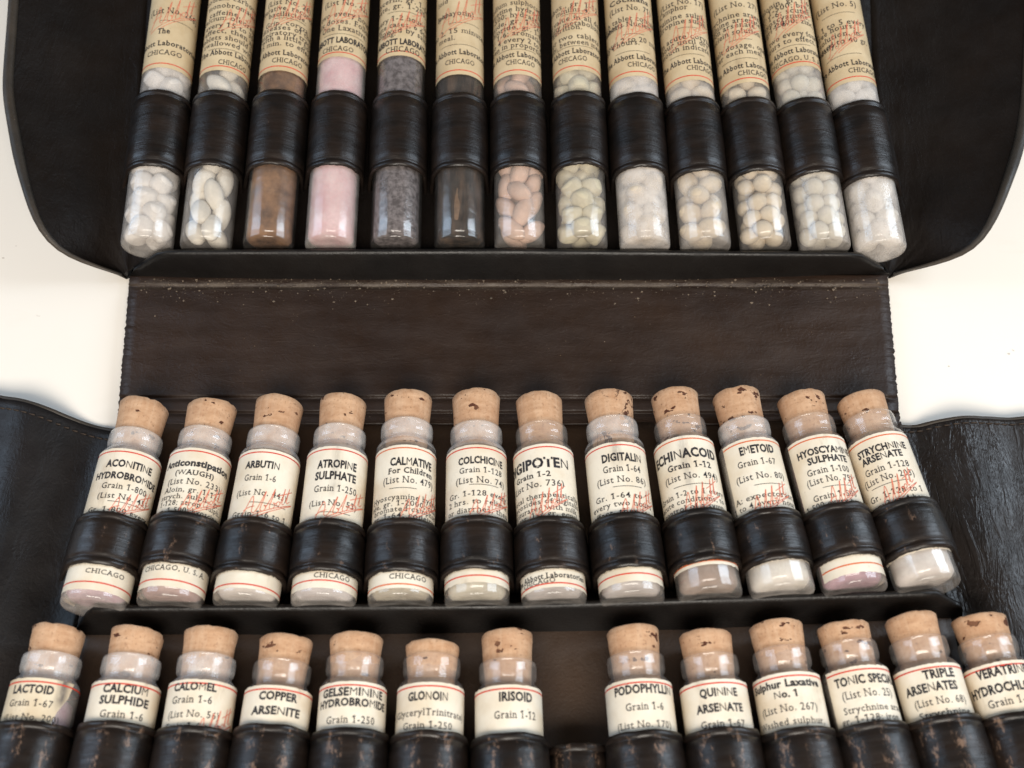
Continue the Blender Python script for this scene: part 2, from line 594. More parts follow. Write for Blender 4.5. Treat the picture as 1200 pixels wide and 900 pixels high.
Z3 = Vector((0, 0, 1))
# lid panel under the upper tubes
mb = MB(); rows = []
for i in range(25):
    py = -330 + (330 + 320) * i / 24
    L0, R0 = lid(178 - 26*max(0, py + 330)/650, py), lid(1012 + 28*max(0, py + 330)/650, py)
    rows.append([lerp(L0, R0, j/40) + LN * (.35*noise.noise((j*.3, i*.3, 0))) for j in range(41)])
slab(mb, rows, 2.2)
case_part(mb, 'lid_panel', M['lid_leather'])

# lid wings, curling up towards their outer edges
def wing(inner, outer, hout, power, name, rimname, nrm, mat, n=60, m=22, rim=1.5, ridges=0., fold=None, rimmat=None, seed=0):
    I = smooth_poly(inner, n); O = smooth_poly(outer, n)
    rows = []
    for i in range(n + 1):
        r = []
        for j in range(m + 1):
            t = j / m
            h = hout * (t ** power)
            p = lerp(I[i], O[i], t) + nrm * (h - hout * t)
            if fold: p += nrm * fold(i / n, t)
            w = math.sin(math.pi * min(1, t*1.02)) if t < .98 else 0
            p += nrm * (ridges * w * (noise.noise((t*16, i/n*3.2, seed)) + .5*noise.noise((t*34, i/n*6, seed + 5))))
            r.append(p)
        rows.append(r)
    mb = MB(); slab(mb, rows, 1.8, nrm)
    case_part(mb, name, mat)
    if rimname:
        mb = MB(); mb.tube([r[-1] - nrm*.6 for r in rows], rim, 1.4, taper=True)
        case_part(mb, rimname, rimmat or M['rim_leather'])
    return rows

def L(h, *pp): return [lid(x, y, h) for x, y in pp]
H1 = 15.
wing(L(.2, (182, -330), (172, 0), (160, 180), (152, 300), (152, 319)),
     L(H1, (24, -330), (15, 0), (7, 105), (22, 190), (40, 255)) + [lid(60, 288, H1*.8), lid(82, 300, H1*.45), lid(112, 311, H1*.2), lid(142, 321, .3)],
     H1, 1.9, 'lid_flap', 'edge_binding', LN, M['lid_leather'], ridges=.35, seed=1)
wing(L(.2, (1010, -330), (1020, 0), (1030, 180), (1039, 300), (1040, 319)),
     L(H1, (1208, -330), (1209, 0), (1204, 120), (1196, 170), (1168, 250)) + [lid(1148, 284, H1*.9), lid(1136, 295, H1*.6), lid(1095, 308, H1*.25), lid(1048, 320, .3)],
     H1, 1.9, 'lid_flap', 'edge_binding', LN, M['lid_leather'], ridges=.35, seed=2)

# spine between the two halves
mb = MB(); rows = []
for i in range(121):
    t = i / 120
    py = 322 + (497 - 322) * t
    xl, xr = 152 - 15*t, 1040 + 15*t
    jl, jr = .35*noise.noise((py*.23, 1, 0)) + .28*noise.noise((py*.93, 1, 0)), .35*noise.noise((py*.23, 7, 0)) + .28*noise.noise((py*.93, 7, 0))
    z = 3.0 + .5*math.sin(math.pi*t)
    for g, wd, dp in ((.08, .012, .8), (.83, .016, .9), (.93, .012, 1.1)):
        z -= dp * math.exp(-((t - g)/wd)**2)
    a, b = at(xl, py, z), at(xr, py, z)
    a.x += jl; b.x += jr
    rows.append([lerp(a, b, j/70) + Z3*(.30*noise.noise((j*.22, i*.09, 3)) + .12*noise.noise((j*.9, i*.25, 4))*.4) for j in range(71)])
slab(mb, rows, 2.2)
case_part(mb, 'spine_panel', M['spine_leather'])

# base panel under the two lower rows
mb = MB(); rows = []
for i in range(41):
    py = 494 + (1090 - 494) * i / 40
    t = (py - 494) / 596
    a, b = at(138 - 118*t, py, 2.9), at(1056 + 150*t, py, 2.9)
    rows.append([lerp(a, b, j/60) + Z3*(.35*noise.noise((j*.25, i*.3, 8))) for j in range(61)])
slab(mb, rows, 2.2)
case_part(mb, 'base_panel', M['base_leather'])

def B(z, *pp): return [at(x, y, z) for x, y in pp]
# base wings
wl = wing(B(3.1, (139, 504), (118, 600), (86, 740), (50, 900), (15, 1090)),
     B(6, (-190, 415), (-215, 600), (-230, 800), (-240, 1000), (-250, 1120)),
     3, .9, 'side_flap', None, Z3, M['flap_leather_smooth'], n=60, m=50, ridges=.25,
     fold=lambda v, t: 2.5*math.exp(-((t - .30 - .06*v)/.10)**2) - 2.2*math.exp(-((t - .10)/.10)**2), seed=3)
wr = wing(B(3.1, (1054, 499), (1078, 600), (1122, 740), (1160, 900), (1210, 1090)),
     B(4.5, (1430, 476), (1450, 600), (1470, 800), (1480, 1000), (1490, 1120)),
     1.5, .8, 'side_flap', None, Z3, M['flap_leather'], n=110, m=110, ridges=.40,
     fold=lambda v, t: 2.6*math.exp(-((t - .19)/.09)**2) - 1.2*math.exp(-((t - .05)/.04)**2), seed=4)
# stitched hems along the upper edges of the base wings
for w, sgn in ((wl, -1), (wr, 1)):
    mb = MB(); mb.tube([p - Z3*.85 for p in w[0]], .7, 1.0)
    case_part(mb, 'edge_binding', M['rim_leather'])
    mb = MB(); row = [lerp(w[1][j], w[2][j], .5) for j in range(len(w[0]))]
    ln = sum((row[i+1] - row[i]).length for i in range(len(row)-1)); k = 0
    while k * 2.2 < ln:
        a, b = along(row, min(1, k*2.2/ln)), along(row, min(1, (k*2.2 + 1.5)/ln))
        d = b - a
        mb.box((a + b)*.5 + Z3*.15, d.length, .35, .3, math.atan2(d.y, d.x)); k += 1
    case_part(mb, 'stitching', M['thread'])

# upright lips that keep the vials from sliding out of their loops
def lip(bot, top, name, nrm):
    """bot / top: lines of points; a leather strip standing up, rounded along its top"""
    n = 60; rows = []
    for i in range(n + 1):
        b, t = along(bot, i/n), along(top, i/n)
        w = noise.noise((i*.35, 2, 0))*.35
        up = t - b
        side = Vector((0, 1, 0))
        r = []
        for k, off in ((-.05, -.2), (.25, -.1 + .3*w), (.5, -.25), (.75, -.1), (.92, 0), (.99, .35), (1.0, .9), (.97, 1.5), (.8, 1.8), (.4, 1.9), (0, 2.0)):
            r.append(b + up*k + side*off + nrm*.2*w)
        rows.append(r)
    mb = MB(); b0 = mb.grid(rows)
    q = len(rows[0])
    mb.f.append(tuple(b0 + j for j in range(q))); mb.f.append(tuple(b0 + n*q + j for j in reversed(range(q))))
    return case_part(mb, name, M['lip_leather'])
lip([lid(149, 325, -.5), lid(400, 330, -.5), lid(800, 330, -.5), lid(1042, 320, -.5)],
    [lid(156, 318, 2), lid(186, 297, 9.5), lid(600, 295.5, 9.5), lid(1008, 300, 9.5), lid(1036, 317, 2)], 'retaining_lip', LN)
lip([at(88, 744, 2.5), at(400, 744, 2.5), at(800, 738, 2.5), at(1128, 724, 2.5)],
    [at(90, 738, 5), at(104, 716, 13), at(600, 713, 13), at(1098, 697.5, 13), at(1128, 714, 6)], 'retaining_lip', Z3)

# ------------------------------------------------------------------ vial loops, parts of the case
def loop(V, y0, y1, mat, seed, R=None, flat=1.0, drop=1.0):
    R = (R or V.R) + .12
    th = 1.0
    prof = [(y0 + .3, R - .05), (y0, R + .25), (y0 + .12, R + .75), (y0 + .8, R + .95), (y0 + 1.5, R + .88), (y0 + 1.75, R + .62), (y0 + 2.05, R + .9)]
    k = 8
    for i in range(1, k):
        t = i / k
        prof.append((y0 + 2.1 + (y1 - y0 - 4.2)*t, R + .92 + .10*math.sin(math.pi*t)))
    prof += [(y1 - 2.0, R + .92), (y1 - 1.7, R + .62), (y1 - 1.45, R + .88), (y1 - .7, R + .98), (y1 - .12, R + .8), (y1, R + .3), (y1 - .3, R - .05)]
    path = []
    for i in range(41):
        t = -math.pi/2 + math.pi*i/40
        path.append((math.sin(t), math.cos(t), t))
    foot = [(-1.0 - .02*q, -.25*q, None) for q in (1, 2, 3, 4)]
    path = [(x, z, None) for x, z, _ in reversed(foot)] + path + [(-x, z, None) for x, z, _ in foot]
    mb = MB(); rows = []
    for q, (sx, cz, t) in enumerate(path):
        row = []
        for p, (y, r) in enumerate(prof):
            wob = .10*noise.noise((q*.22, p*.4, seed)) + .05*noise.noise((q*.9, p*1.1, seed))
            yy = y + .25*noise.noise((q*.16, seed, 1 if p < 9 else 2))
            if p < 3: yy += .22*noise.noise((q*1.9, seed, 5)) + .16*noise.noise((q*4.7, seed, 6))
            rr = r + wob
            row.append((sx*rr, yy, cz*rr*flat))
        rows.append(row)
    mb.grid(rows)
    o = mb.obj('vial_loop', mat, case)
    o.matrix_parent_inverse = case.matrix_world.inverted()
    o.matrix_parent_inverse = Matrix.Translation(-case.location)
    o.matrix_basis = V.mw
    # rubbed raw edge of the band: a thin fringe of brown fibres
    f = MB(); rnd = random.Random(seed)
    f.smooth = False
    for q in range(90):
        t = rnd.uniform(-1.5, 1.5); r = R + rnd.uniform(.1, .6); ln = rnd.uniform(.15, .55)
        a = Vector((math.sin(t)*r, y0 + .25, math.cos(t)*r*flat)); d = Vector((rnd.uniform(-.25, .25), -ln, rnd.uniform(-.1, .2)))
        b0 = len(f.v); w = .07
        for p in (a + Vector((-w, 0, 0)), a + Vector((w, 0, 0)), a + d): f.vert(p)
        f.vert(a + d*.5 + Vector((0, 0, w)))
        f.f += [(b0, b0+1, b0+3), (b0+1, b0+2, b0+3), (b0+2, b0, b0+3)]
    fo = f.obj('raw_edge', M['rim_leather'], o)
    return o

# ================================================================== VIALS
def build_vial(name, V, label, group, liptop, glassm, lab, lines, powder, sig=None, rules=(), papr='paper',
               lab2=None, lines2=(), redtop=True, redbot=None, thl=None, thr=None, cut=None, seed=0, ptop=None, inkred='ink_red', cat='glass vial', corkm='cork', neckm='glass_neck'):
    R, Ln = V.R, V.L
    root = bpy.data.objects.new(name, None); root.empty_display_size = .005
    COL.objects.link(root); root.matrix_world = V.mw
    tag(root, label, cat, group)
    rnd = random.Random(seed)
    lt = liptop; lb = lt - 4.3
    prof = [(.01, .55), (R*.55, .30), (R*.84, .0), (R*.945, .14), (R*.985, .5), (R, 1.2), (R, lb - 2.9), (R*.985, lb - 2.2), (R*.94, lb - 1.55),
            (R*.87, lb - .95), (R*.81, lb - .5), (R*.79, lb - .1), (R*.80, lb + .25), (R*.85, lb + .7), (R*.872, lb + 1.5), (R*.875, lt - .9), (R*.86, lt - .25), (R*.81, lt),
            (R*.755, lt - .2), (R*.745, lt - 1.0), (R*.74, lb - .8)]
    g = MB(); g.lathe(prof, 48)
    ri = R - .42                                                        # the inner wall and floor of the glass, thick at the heel
    g.lathe([(ri, lb - 4.0), (ri, 8.0), (ri, 3.0), (ri - .25, 2.2), (ri - 1.0, 1.65), (R*.45, 1.75), (.01, 2.0)], 48)
    go = g.obj('glass_body', [M[glassm], M[neckm]], root)
    mi = [1 if 48*6 <= q < 48*(len(prof) - 1) else 0 for q in range(len(g.f))]
    go.data.polygons.foreach_set('material_index', mi)
    # cork
    cb, ct = lt - 7.2, Ln
    ca = rnd.uniform(-.07, .07)
    def cj(r, a, t):
        k = .10*noise.noise((3*math.sin(t), 3*math.cos(t), a*.6 + seed*3)) + .05*noise.noise((9*math.sin(t), 9*math.cos(t), a*1.7 + seed))
        chip = 0
        if a > ct - .6: chip = .18*noise.noise((2.5*math.sin(t), 2.5*math.cos(t), seed*7.)) - .9*max(0, noise.noise((3.5*math.sin(t), 3.5*math.cos(t), seed*5.)) - .28)
        return max(.01, r + k*(r > 1)), a + chip + ca*r*math.sin(t)*(a > lt - 1)
    c = MB()
    tw = rnd.uniform(.115, .155)
    kr = lambda a: R*(.675 + tw*(a - cb)/max(1, ct - cb))
    cp = [(.01, cb), (kr(cb) - .3, cb), (kr(cb), cb + .4)] + [(kr(cb + (ct - cb)*q/8), cb + (ct - cb)*q/8) for q in range(1, 8)] + [(kr(ct), ct - .35), (kr(ct) - .25, ct - .06), (kr(ct) - .9, ct + .02), (R*.4, ct + .03), (.01, ct)]
    c.lathe(cp, 40, cj)
    c.obj('cork', M[corkm], root)
    # contents
    if powder:
        top = ptop if ptop is not None else lb - 5.5
        p = MB()
        pj = lambda r, a, t: (r + (.22*noise.noise((4*math.sin(t), 4*math.cos(t), a*.35 + seed)) - .1)*(r > 2), a + .9*noise.noise((2*math.sin(t), 2*math.cos(t), seed + 9.))*(a > top - 1))
        pr = R - .62
        p.lathe([(.01, 2.2), (pr*.6, 1.95), (pr - .9, 2.0), (pr, 2.9)] + [(pr, 2.9 + (top - 3.4)*q/16) for q in range(1, 17)] + [(pr - .4, top), (.01, top + .3)], 36, pj)
        p.obj('powder_filling', powder, root)
    # paper label, in one or two visible stretches of the same sheet
    s0, s1 = lab
    th0 = -2.55 if thl is None else thl
    th1 = 2.55 if thr is None else thr
    sheet = band(V, th0, th1, s0, s1, R + .05, .22, 44, 10, seed, cut)
    lo = sheet.obj('paper_label', M[papr], root)
    def ringline(y, th=.30):
        red = MB(); rows = []
        for i in range(37):
            t = th0 + .02 + (th1 - th0 - .04)*i/36
            rows.append([((R+.09)*math.sin(t), y + q*th/2, (R+.09)*math.cos(t)) for q in (-1, 1)])
        red.grid(rows)
        red.obj('border_line', M[inkred], lo)
    if redtop: ringline(s1 - .85)
    if redbot is not None: ringline(redbot)
    tx = MB(); tx.smooth = False
    for ln in lines: add_text(tx, V, *ln)
    for rl in rules: add_rule(tx, V, *rl)
    if tx.v: tx.obj('lettering', M['ink'], lo)
    if sig:
        sg = MB(); sg.smooth = False
        add_sig(sg, V, *sig)
        sg.obj('signature', M['ink_pen'], lo)
    return root

P = {
 'mauve': stuff_mat('powder_mauve', (.33, .18, .24), (.48, .31, .37)),
 'taupe': stuff_mat('powder_taupe', (.31, .19, .175), (.48, .34, .315)),
 'white': stuff_mat('powder_white', (.55, .50, .47), (.72, .68, .64)),
 'lilac': stuff_mat('powder_lilac', (.45, .41, .42), (.62, .58, .58)),
 'olive': stuff_mat('powder_olive', (.28, .24, .17), (.50, .46, .36)),
 'sage': stuff_mat('powder_sage', (.42, .39, .30), (.62, .58, .48)),
 'grey': stuff_mat('powder_grey', (.36, .33, .32), (.55, .51, .49)),
 'brown': stuff_mat('powder_brown_grey', (.22, .15, .11), (.36, .27, .22)),
 'pale': stuff_mat('powder_pale', (.58, .55, .48), (.74, .71, .65)),
 'rust': stuff_mat('powder_rust', (.085, .045, .028), (.34, .18, .09), 150, .32, .68),
 'pink': stuff_mat('powder_pink', (.60, .31, .34), (.78, .52, .54), 190, .32, .66),
 'slate': stuff_mat('powder_slate', (.055, .045, .048), (.21, .185, .19), 620, .38, .62, 8),
 'dark': stuff_mat('powder_dark', (.010, .006, .004), (.10, .058, .034), (420, 70, 420), .45, .75, 7),
 'ivory': stuff_mat('powder_ivory', (.52, .45, .36), (.70, .64, .54), 160),
}
RB, RD, RT_ = 7.2, 7.15, 6.75

# ---- middle row: (cork x, cork y, base x, base y, lip-top y, label top, loop top, loop bottom, red line, label bottom)
ROWB = [
 (169.5, 478, 109, 714, 500, 527, 600, 661, 683, 692),
 (249, 479, 198, 712, 498, 526, 599, 659, 680, 688),
 (328, 475, 287, 711, 497, 527, 605, 668, 685, 696),
 (402.5, 473, 378.5, 711, 494.5, 523, 606, 668, 680, 690),
 (478.5, 469, 469, 711, 487, 521, 605, 668, 692, 704),
 (558, 468, 559, 711, 491, 521, 602, 665, 674, 682),
 (631.5, 471, 650, 710, 491, 520, 603, 665, 691, 700),
 (713, 469, 741.5, 708, 485, 518, 599, 663, 672, 681),
 (790, 466, 833, 703, 484, 511, 595, 656, 658, 662),
 (862, 465, 918, 699, 487, 514, 595, 655.5, None, 657),
 (938, 469, 1003, 696, 484, 511, 589, 651, 662, 672.5),
 (1008, 470, 1089, 691, 481, 509, 585, 644.5, None, 647),
]
s, b, t = 's', 'b', 't'
TXB = [
 dict(l=[("ACONITINE", b, 149, 544.5, 56, 8.5), ("HYDROBROMIDE", b, 146, 558.5, 82, 8), ("Grain 1-800", s, 143, 570.5, 56, 7.5), ("(List No. 45)", s, 141.5, 582.5, 64, 7), ("Gr. 1-800 every", s, 136, 598, 80, 6), ("CHICAGO", s, 121, 671, 48, 6)],
      r=[(145, 590.5, 45)], sig=(148, 592, 48, 22)),
 dict(l=[("Anticonstipation", b, 229, 543, 88, 8), ("(WAUGH)", t, 225, 554, 48, 6.5), ("(List No. 233)", s, 225, 564.5, 70, 7.5), ("Aloin, gr. 1-12;", s, 222, 574, 72, 6.5), ("strych. sulph., gr.", s, 221, 582, 82, 6.5), ("1-128; atrop. sulph.", s, 221, 590, 84, 6.5), ("gr. 1-500; hyoscine,", s, 219, 598.5, 84, 6.5), ("CHICAGO, U. S. A.", s, 202, 665.5, 82, 6.5)],
      sig=(232, 588, 50, 24)),
 dict(l=[("ARBUTIN", b, 305, 544, 42, 8.5), ("Grain 1-6", s, 302, 559, 39, 8), ("(List No. 443)", s, 304, 577, 66, 7.5), ("Grain 1-6 to 1", s, 301, 602, 72, 7)],
      r=[(312, 590.5, 46)], sig=(309, 590, 56, 26)),
 dict(l=[("ATROPINE", b, 394, 543.5, 48, 9.5), ("SULPHATE", b, 392, 557, 51, 9.5), ("Grain 1-250", s, 392, 572, 54, 8.5), ("(List No. 53)", s, 389, 589, 62, 7.5), ("CHICAGO", s, 389, 675, 46, 6.5)],
      r=[(391, 600.5, 38)], sig=(395, 594, 60, 22)),
 dict(l=[("CALMATIVE", b, 483, 541, 54, 9.5), ("For Children", t, 482.5, 551.5, 58, 7.5), ("(List No. 479)", s, 480, 562, 68, 8.5), ("Hyoscyamine hydro", s, 476, 582, 96, 7), ("ide, gr. 1-2000; cam", s, 474.7, 589.3, 98, 6.8), ("bromated camphor", s, 477, 596.3, 94, 6.8), ("gr. 1-64; codeine", s, 474, 603.5, 90, 6.8), ("CHICAGO", s, 479, 675.6, 48, 6.5)],
      r=[(471.6, 571.5, 33)], sig=(492, 594, 52, 24)),
 dict(l=[("COLCHICINE", b, 565, 539, 58, 8.5), ("Grain 1-128", s, 565, 550.3, 56, 7.3), ("(List No. 74)", s, 565, 562, 66, 8), ("Gr. 1-128 every", s, 562, 577.6, 82, 7), ("2 hrs. to relieve", s, 562, 587, 84, 7), ("or diarrhea, then", s, 562, 596.5, 88, 7)],
      r=[(568, 568, 36)], sig=(573, 592, 52, 22)),
 dict(l=[("DIGIPOTEN", b, 626, 543.5, 92, 12), ("Grain 1-2", t, 623, 558, 50, 7), ("(List No. 736)", s, 627, 568, 76, 8), ("Total therapeutically", s, 638, 580, 104, 6.6), ("glycosides of digitalis", s, 638, 587.3, 106, 6.6), ("triturated with milk", s, 638, 595, 94, 6.6), ("sugar, 1-2 gr. equal", s, 638, 602, 96, 6.6), ("The Abbott Laboratories", t, 642, 674.5, 106, 7), ("CHICAGO", s, 630.5, 682.5, 46, 6)],
      sig=(640, 590, 44, 26)),
 dict(l=[("DIGITALIN", b, 731.6, 535, 51, 9.5), ("Grain 1-64", s, 731.6, 548, 48, 8.5), ("(List No. 86)", s, 731.6, 561, 66, 8), ("Gr. 1-64 to 1", s, 731.6, 580, 72, 7.2), ("every two hours", s, 731.6, 589.5, 84, 7.2), ("effect, then less", s, 733, 598.8, 86, 7.2)],
      r=[(738, 569.5, 36)], sig=(748, 592, 46, 24)),
 dict(l=[("ECHINACOID", b, 804, 531, 88, 11), ("Grain 1-12", t, 811, 544, 56, 8), ("(List No. 494)", s, 814, 556.5, 72, 8), ("Grain 1-2 to 1 every", s, 812, 576.5, 94, 6.8), ("acute conditions, to", s, 813, 585, 94, 6.8), ("control of a symp.", s, 816, 593, 90, 6.8)],
      r=[(815, 567, 48)], sig=(823, 585, 44, 30)),
 dict(l=[("EMETOID", b, 891, 525.5, 43, 9.5), ("Grain 1-67", s, 891, 540.5, 48, 8), ("(List No. 80)", s, 896, 556.5, 64, 8), ("A: expectorant,", s, 903, 579, 84, 7), ("1 to 4 every hour", s, 901, 588.5, 88, 7), ("to effect; emetic", s, 902, 597, 88, 7)],
      r=[(904, 566.5, 34)], sig=(905, 586, 46, 24), thl=-.94),
 dict(l=[("HYOSCYAMINE", b, 972, 526.3, 72, 8), ("SULPHATE", b, 975, 536.5, 50, 7.8), ("Grain 1-100", s, 976, 549, 54, 8), ("(List No. 75)", s, 978, 560, 60, 8), ("Grain 1-500", s, 984, 578.5, 56, 7.5), ("1-500 every hour", s, 984, 587.5, 78, 7)],
      r=[(986, 568.5, 36)], sig=(992, 577, 40, 26), thl=-.96),
 dict(l=[("STRYCHNINE", b, 1038, 523.8, 62, 8), ("ARSENATE", b, 1038, 534, 50, 7.8), ("Grain 1-128", s, 1044, 546, 56, 8), ("(List No. 203)", s, 1046, 557.5, 66, 8), ("Gr. 1-128 to 1", s, 1055, 575, 70, 7.5), ("every 3 or 4 hours", s, 1058, 585, 86, 7.2)],
      r=[(1047, 566, 46)], sig=(1056, 574, 42, 26), thl=-1.28),
]
PWB = ['mauve', 'taupe', 'white', 'lilac', 'olive', 'sage', 'grey', 'grey', 'brown', 'pale', 'mauve', 'white']
GLB = ['glass_dusty', 'glass', 'glass', 'glass_dusty', 'glass', 'glass', 'glass', 'glass', 'glass', 'glass_dusty', 'glass', 'glass']
LBB = [
 "corked glass vial in the middle row with paper label headed ACONITINE HYDROBROMIDE over mauve powder",
 "corked glass vial in the middle row with paper label headed Anticonstipation",
 "corked glass vial in the middle row with paper label headed ARBUTIN",
 "corked glass vial in the middle row with grey-rimmed neck and label headed ATROPINE SULPHATE",
 "corked glass vial in the middle row with paper label headed CALMATIVE For Children",
 "corked glass vial in the middle row with paper label headed COLCHICINE",
 "corked glass vial in the middle row with large arched label heading DIGIPOTEN",
 "corked glass vial in the middle row with black-cracked cork and label headed DIGITALIN",
 "corked glass vial in the middle row with label headed ECHINACOID over brown powder",
 "corked glass vial in the middle row with label headed EMETOID",
 "corked glass vial in the middle row with label headed HYOSCYAMINE SULPHATE",
 "corked glass vial in the middle row with label headed STRYCHNINE ARSENATE",
]
lenB = []
for i, (cx, cy, bx, by, lipy, ly, lo0, lo1, ry, ly2) in enumerate(ROWB):
    V = Vial(at(bx, by, 13.0), at(cx, cy, 10.0), RB)
    lenB.append(V.L)
    d = TXB[i]
    s1, s0 = V.s_at(ly), V.s_at(ly2)
    lt = V.s_at(lipy, 0, RB*.85)
    s1 = min(s1, lt - 6.6); s0 = max(s0, 1.6)
    build_vial('corked_vial', V, LBB[i], 'corked vials in the middle row', lt, GLB[i], (s0, s1), d['l'], P[PWB[i]], d.get('sig'), d.get('r', ()),
               redbot=max(V.s_at(ry), s0 + .9) if ry else None, thl=d.get('thl'), seed=i + 1, neckm='glass_neck' if i not in (6, 8, 10, 11) else 'glass_neck_clear', papr={7: 'paper_smear_dark', 3: 'paper_smear_light', 8: 'paper_smear_light'}.get(i, 'paper'), corkm='cork_cracked' if i == 7 else 'cork_mottled' if i in (8, 9) else 'cork', inkred='ink_orange' if i in (4, 8, 9, 10, 11) else 'ink_red')
    loop(V, V.s_at(lo1, 0, RB + 1), V.s_at(lo0, 0, RB + 1), M['loop_b'], i + 11)
LB = sum(lenB) / len(lenB)

# ---- lower row: (cork x, cork y, direction point x, y, lip-top y, label top y, loop top y)
ROWD = [
 (70, 739, 43, 850, 762, 795, 844), (162, 742, 140, 850, 764, 795, 844), (248, 742, 231.5, 850, 763, 792, 849), (336, 751, 321.5, 850, 770, 802, 847),
 (418, 749, 411.5, 850, 762, 798, 851), (507, 758, 503.5, 850, 763, 799, 854), (594, 745, 596.5, 850, 769, 801, 857), (741, 740, 752.5, 850, 761, 795, 854),
 (826, 745, 842, 850, 763, 795, 851), (908.5, 734, 931, 850, 755, 787, 851), (987, 735, 1016, 850, 748, 781, 845), (1066, 725, 1103, 850, 744, 779, 837), (1146, 726, 1188, 850, 744, 772, 834)]
TXD = [
 dict(l=[("LACTOID", b, 36, 807, 50, 10), ("Grain 1-67", s, 33, 823, 54, 9), ("(List No. 200)", s, 33, 840, 70, 8.5)]),
 dict(l=[("CALCIUM", b, 146, 807, 55, 10), ("SULPHIDE", b, 144, 820.5, 60, 10), ("Grain 1-6", s, 141, 837, 53, 9.5)]),
 dict(l=[("CALOMEL", b, 226, 804, 53, 9.5), ("Grain 1-6", s, 222.5, 819, 51, 9.5), ("(List No. 56)", s, 224, 836, 66, 9), ("Grain 1-6 to 1", s, 222, 850, 72, 8)], sig=(248, 852, 46, 26)),
 dict(l=[("COPPER", b, 324.5, 815.5, 46, 10), ("ARSENITE", b, 322, 832.5, 60, 10), ("Grain 1-250", s, 321, 852, 56, 9)]),
 dict(l=[("GELSEMININE", b, 413, 810, 82, 10), ("HYDROBROMIDE", b, 413, 822.5, 94, 9.5), ("Grain 1-250", s, 410, 842.5, 62, 9.5)]),
 dict(l=[("GLONOIN", b, 501, 815, 50, 10.5), ("(GlycerylTrinitrate)", s, 502, 834, 104, 9), ("Grain 1-250", s, 500, 849, 64, 9)]),
 dict(l=[("IRISOID", b, 605.5, 816, 42, 11), ("Grain 1-12", s, 605.5, 837, 54, 10)]),
 dict(l=[("PODOPHYLLIN", b, 757, 806.5, 78, 10.5), ("Grain 1-6", s, 757.5, 827, 48, 9.5), ("(List No. 170)", s, 757.5, 848, 72, 9)]),
 dict(l=[("QUININE", b, 844, 810.5, 46, 10), ("ARSENATE", b, 846, 828.5, 58, 10), ("Grain 1-67", s, 850, 847, 56, 9)]),
 dict(l=[("Sulphur Laxative", b, 921, 800.5, 92, 9), ("No. 1", b, 923, 813, 30, 8.5), ("(List No. 267)", s, 926, 829, 74, 9.5), ("Washed sulphur,", s, 929, 845, 90, 8.5)]),
 dict(l=[("TONIC SPECIAL", b, 1020, 794.5, 82, 10.5), ("(List No. 25)", s, 1021, 811, 66, 10), ("Strychnine arsen.", s, 1034, 827.5, 90, 8.5), ("gr. 1-128; iron", s, 1025, 840, 76, 8.5)], thl=-.95),
 dict(l=[("TRIPLE", b, 1103, 788.5, 38, 10.5), ("ARSENATES", b, 1094, 805, 64, 10.5), ("(List No. 68)", s, 1106, 820, 66, 9.5), ("Strychnine", s, 1112, 834, 66, 8.5)], thl=-1.2),
 dict(l=[("VERATRINE", b, 1178, 785, 62, 11), ("HYDROCHLOR.", b, 1179, 805, 86, 11), ("Grain 1-67", s, 1189, 820, 58, 10)], thl=-1.25),
]
LBD = [
 "corked glass vial at the frame edge of the lower row with torn label headed LACTOID",
 "corked glass vial in the lower row with paper label headed CALCIUM SULPHIDE",
 "corked glass vial in the lower row with paper label headed CALOMEL",
 "corked glass vial in the lower row with paper label headed COPPER ARSENITE",
 "corked glass vial in the lower row with paper label headed GELSEMININE HYDROBROMIDE",
 "corked glass vial in the lower row with short cork and label headed GLONOIN",
 "corked glass vial beside the empty loop with label headed IRISOID",
 "corked glass vial beside the empty loop with label headed PODOPHYLLIN",
 "corked glass vial in the lower row with paper label headed QUININE ARSENATE",
 "corked glass vial in the lower row with label headed Sulphur Laxative",
 "corked glass vial in the lower row with chipped cork and label headed TONIC SPECIAL",
 "corked glass vial in the lower row with label headed TRIPLE ARSENATES",
 "corked glass vial in the lower row with mottled cork and label headed VERATRINE HYDROCHLOR.",
]
def torn(th, y):
    k = max(0, (y - 30) / 14)
    lim = .95 - .65*max(0, 1 - k*1.3) + .30*noise.noise((y*.45, 3, 0)) + .10*noise.noise((y*1.7, 3, 0))
    return min(th, lim), y
for i, (cx, cy, qx, qy, lipy, ly, lo0) in enumerate(ROWD):
    top = at(cx, cy, 10.5); q = at(qx, qy, 11.5)
    base = top + (q - top).normalized() * LB
    V = Vial(base, top, RD)
    d = TXD[i]
    lt = V.s_at(lipy, 0, RD*.85)
    s1 = min(V.s_at(ly), lt - 6.4)
    l1 = V.s_at(lo0, 0, RD + 1)
    build_vial('corked_vial', V, LBD[i], 'corked vials in the lower row', lt, 'glass_dusty' if i < 2 else 'glass', (8., s1), d['l'],
               P[['mauve', 'white', 'pale', 'sage', 'lilac', 'grey', 'white', 'olive', 'white', 'olive', 'grey', 'brown', 'white'][i]], d.get('sig'), (),
               redbot=9.5, thl=d.get('thl'), seed=i + 31, neckm='glass_neck' if i < 3 else 'glass_neck_clear', papr='paper_torn' if i == 0 else 'paper', corkm='cork_mottled' if i in (10, 12) else 'cork', cut=torn if i == 0 else None)
    loop(V, l1 - 19, l1, M['loop_c'], i + 41)
# the loop with no vial in it
top = at(669.5, 760, 8); q = at(676, 868, 8.0)
V = Vial(top + (q - top).normalized() * LB, top, 5.3)
l1 = V.s_at(869, 0, 6)
loop(V, l1 - 19, l1, M['loop_c'], 77, flat=.75)

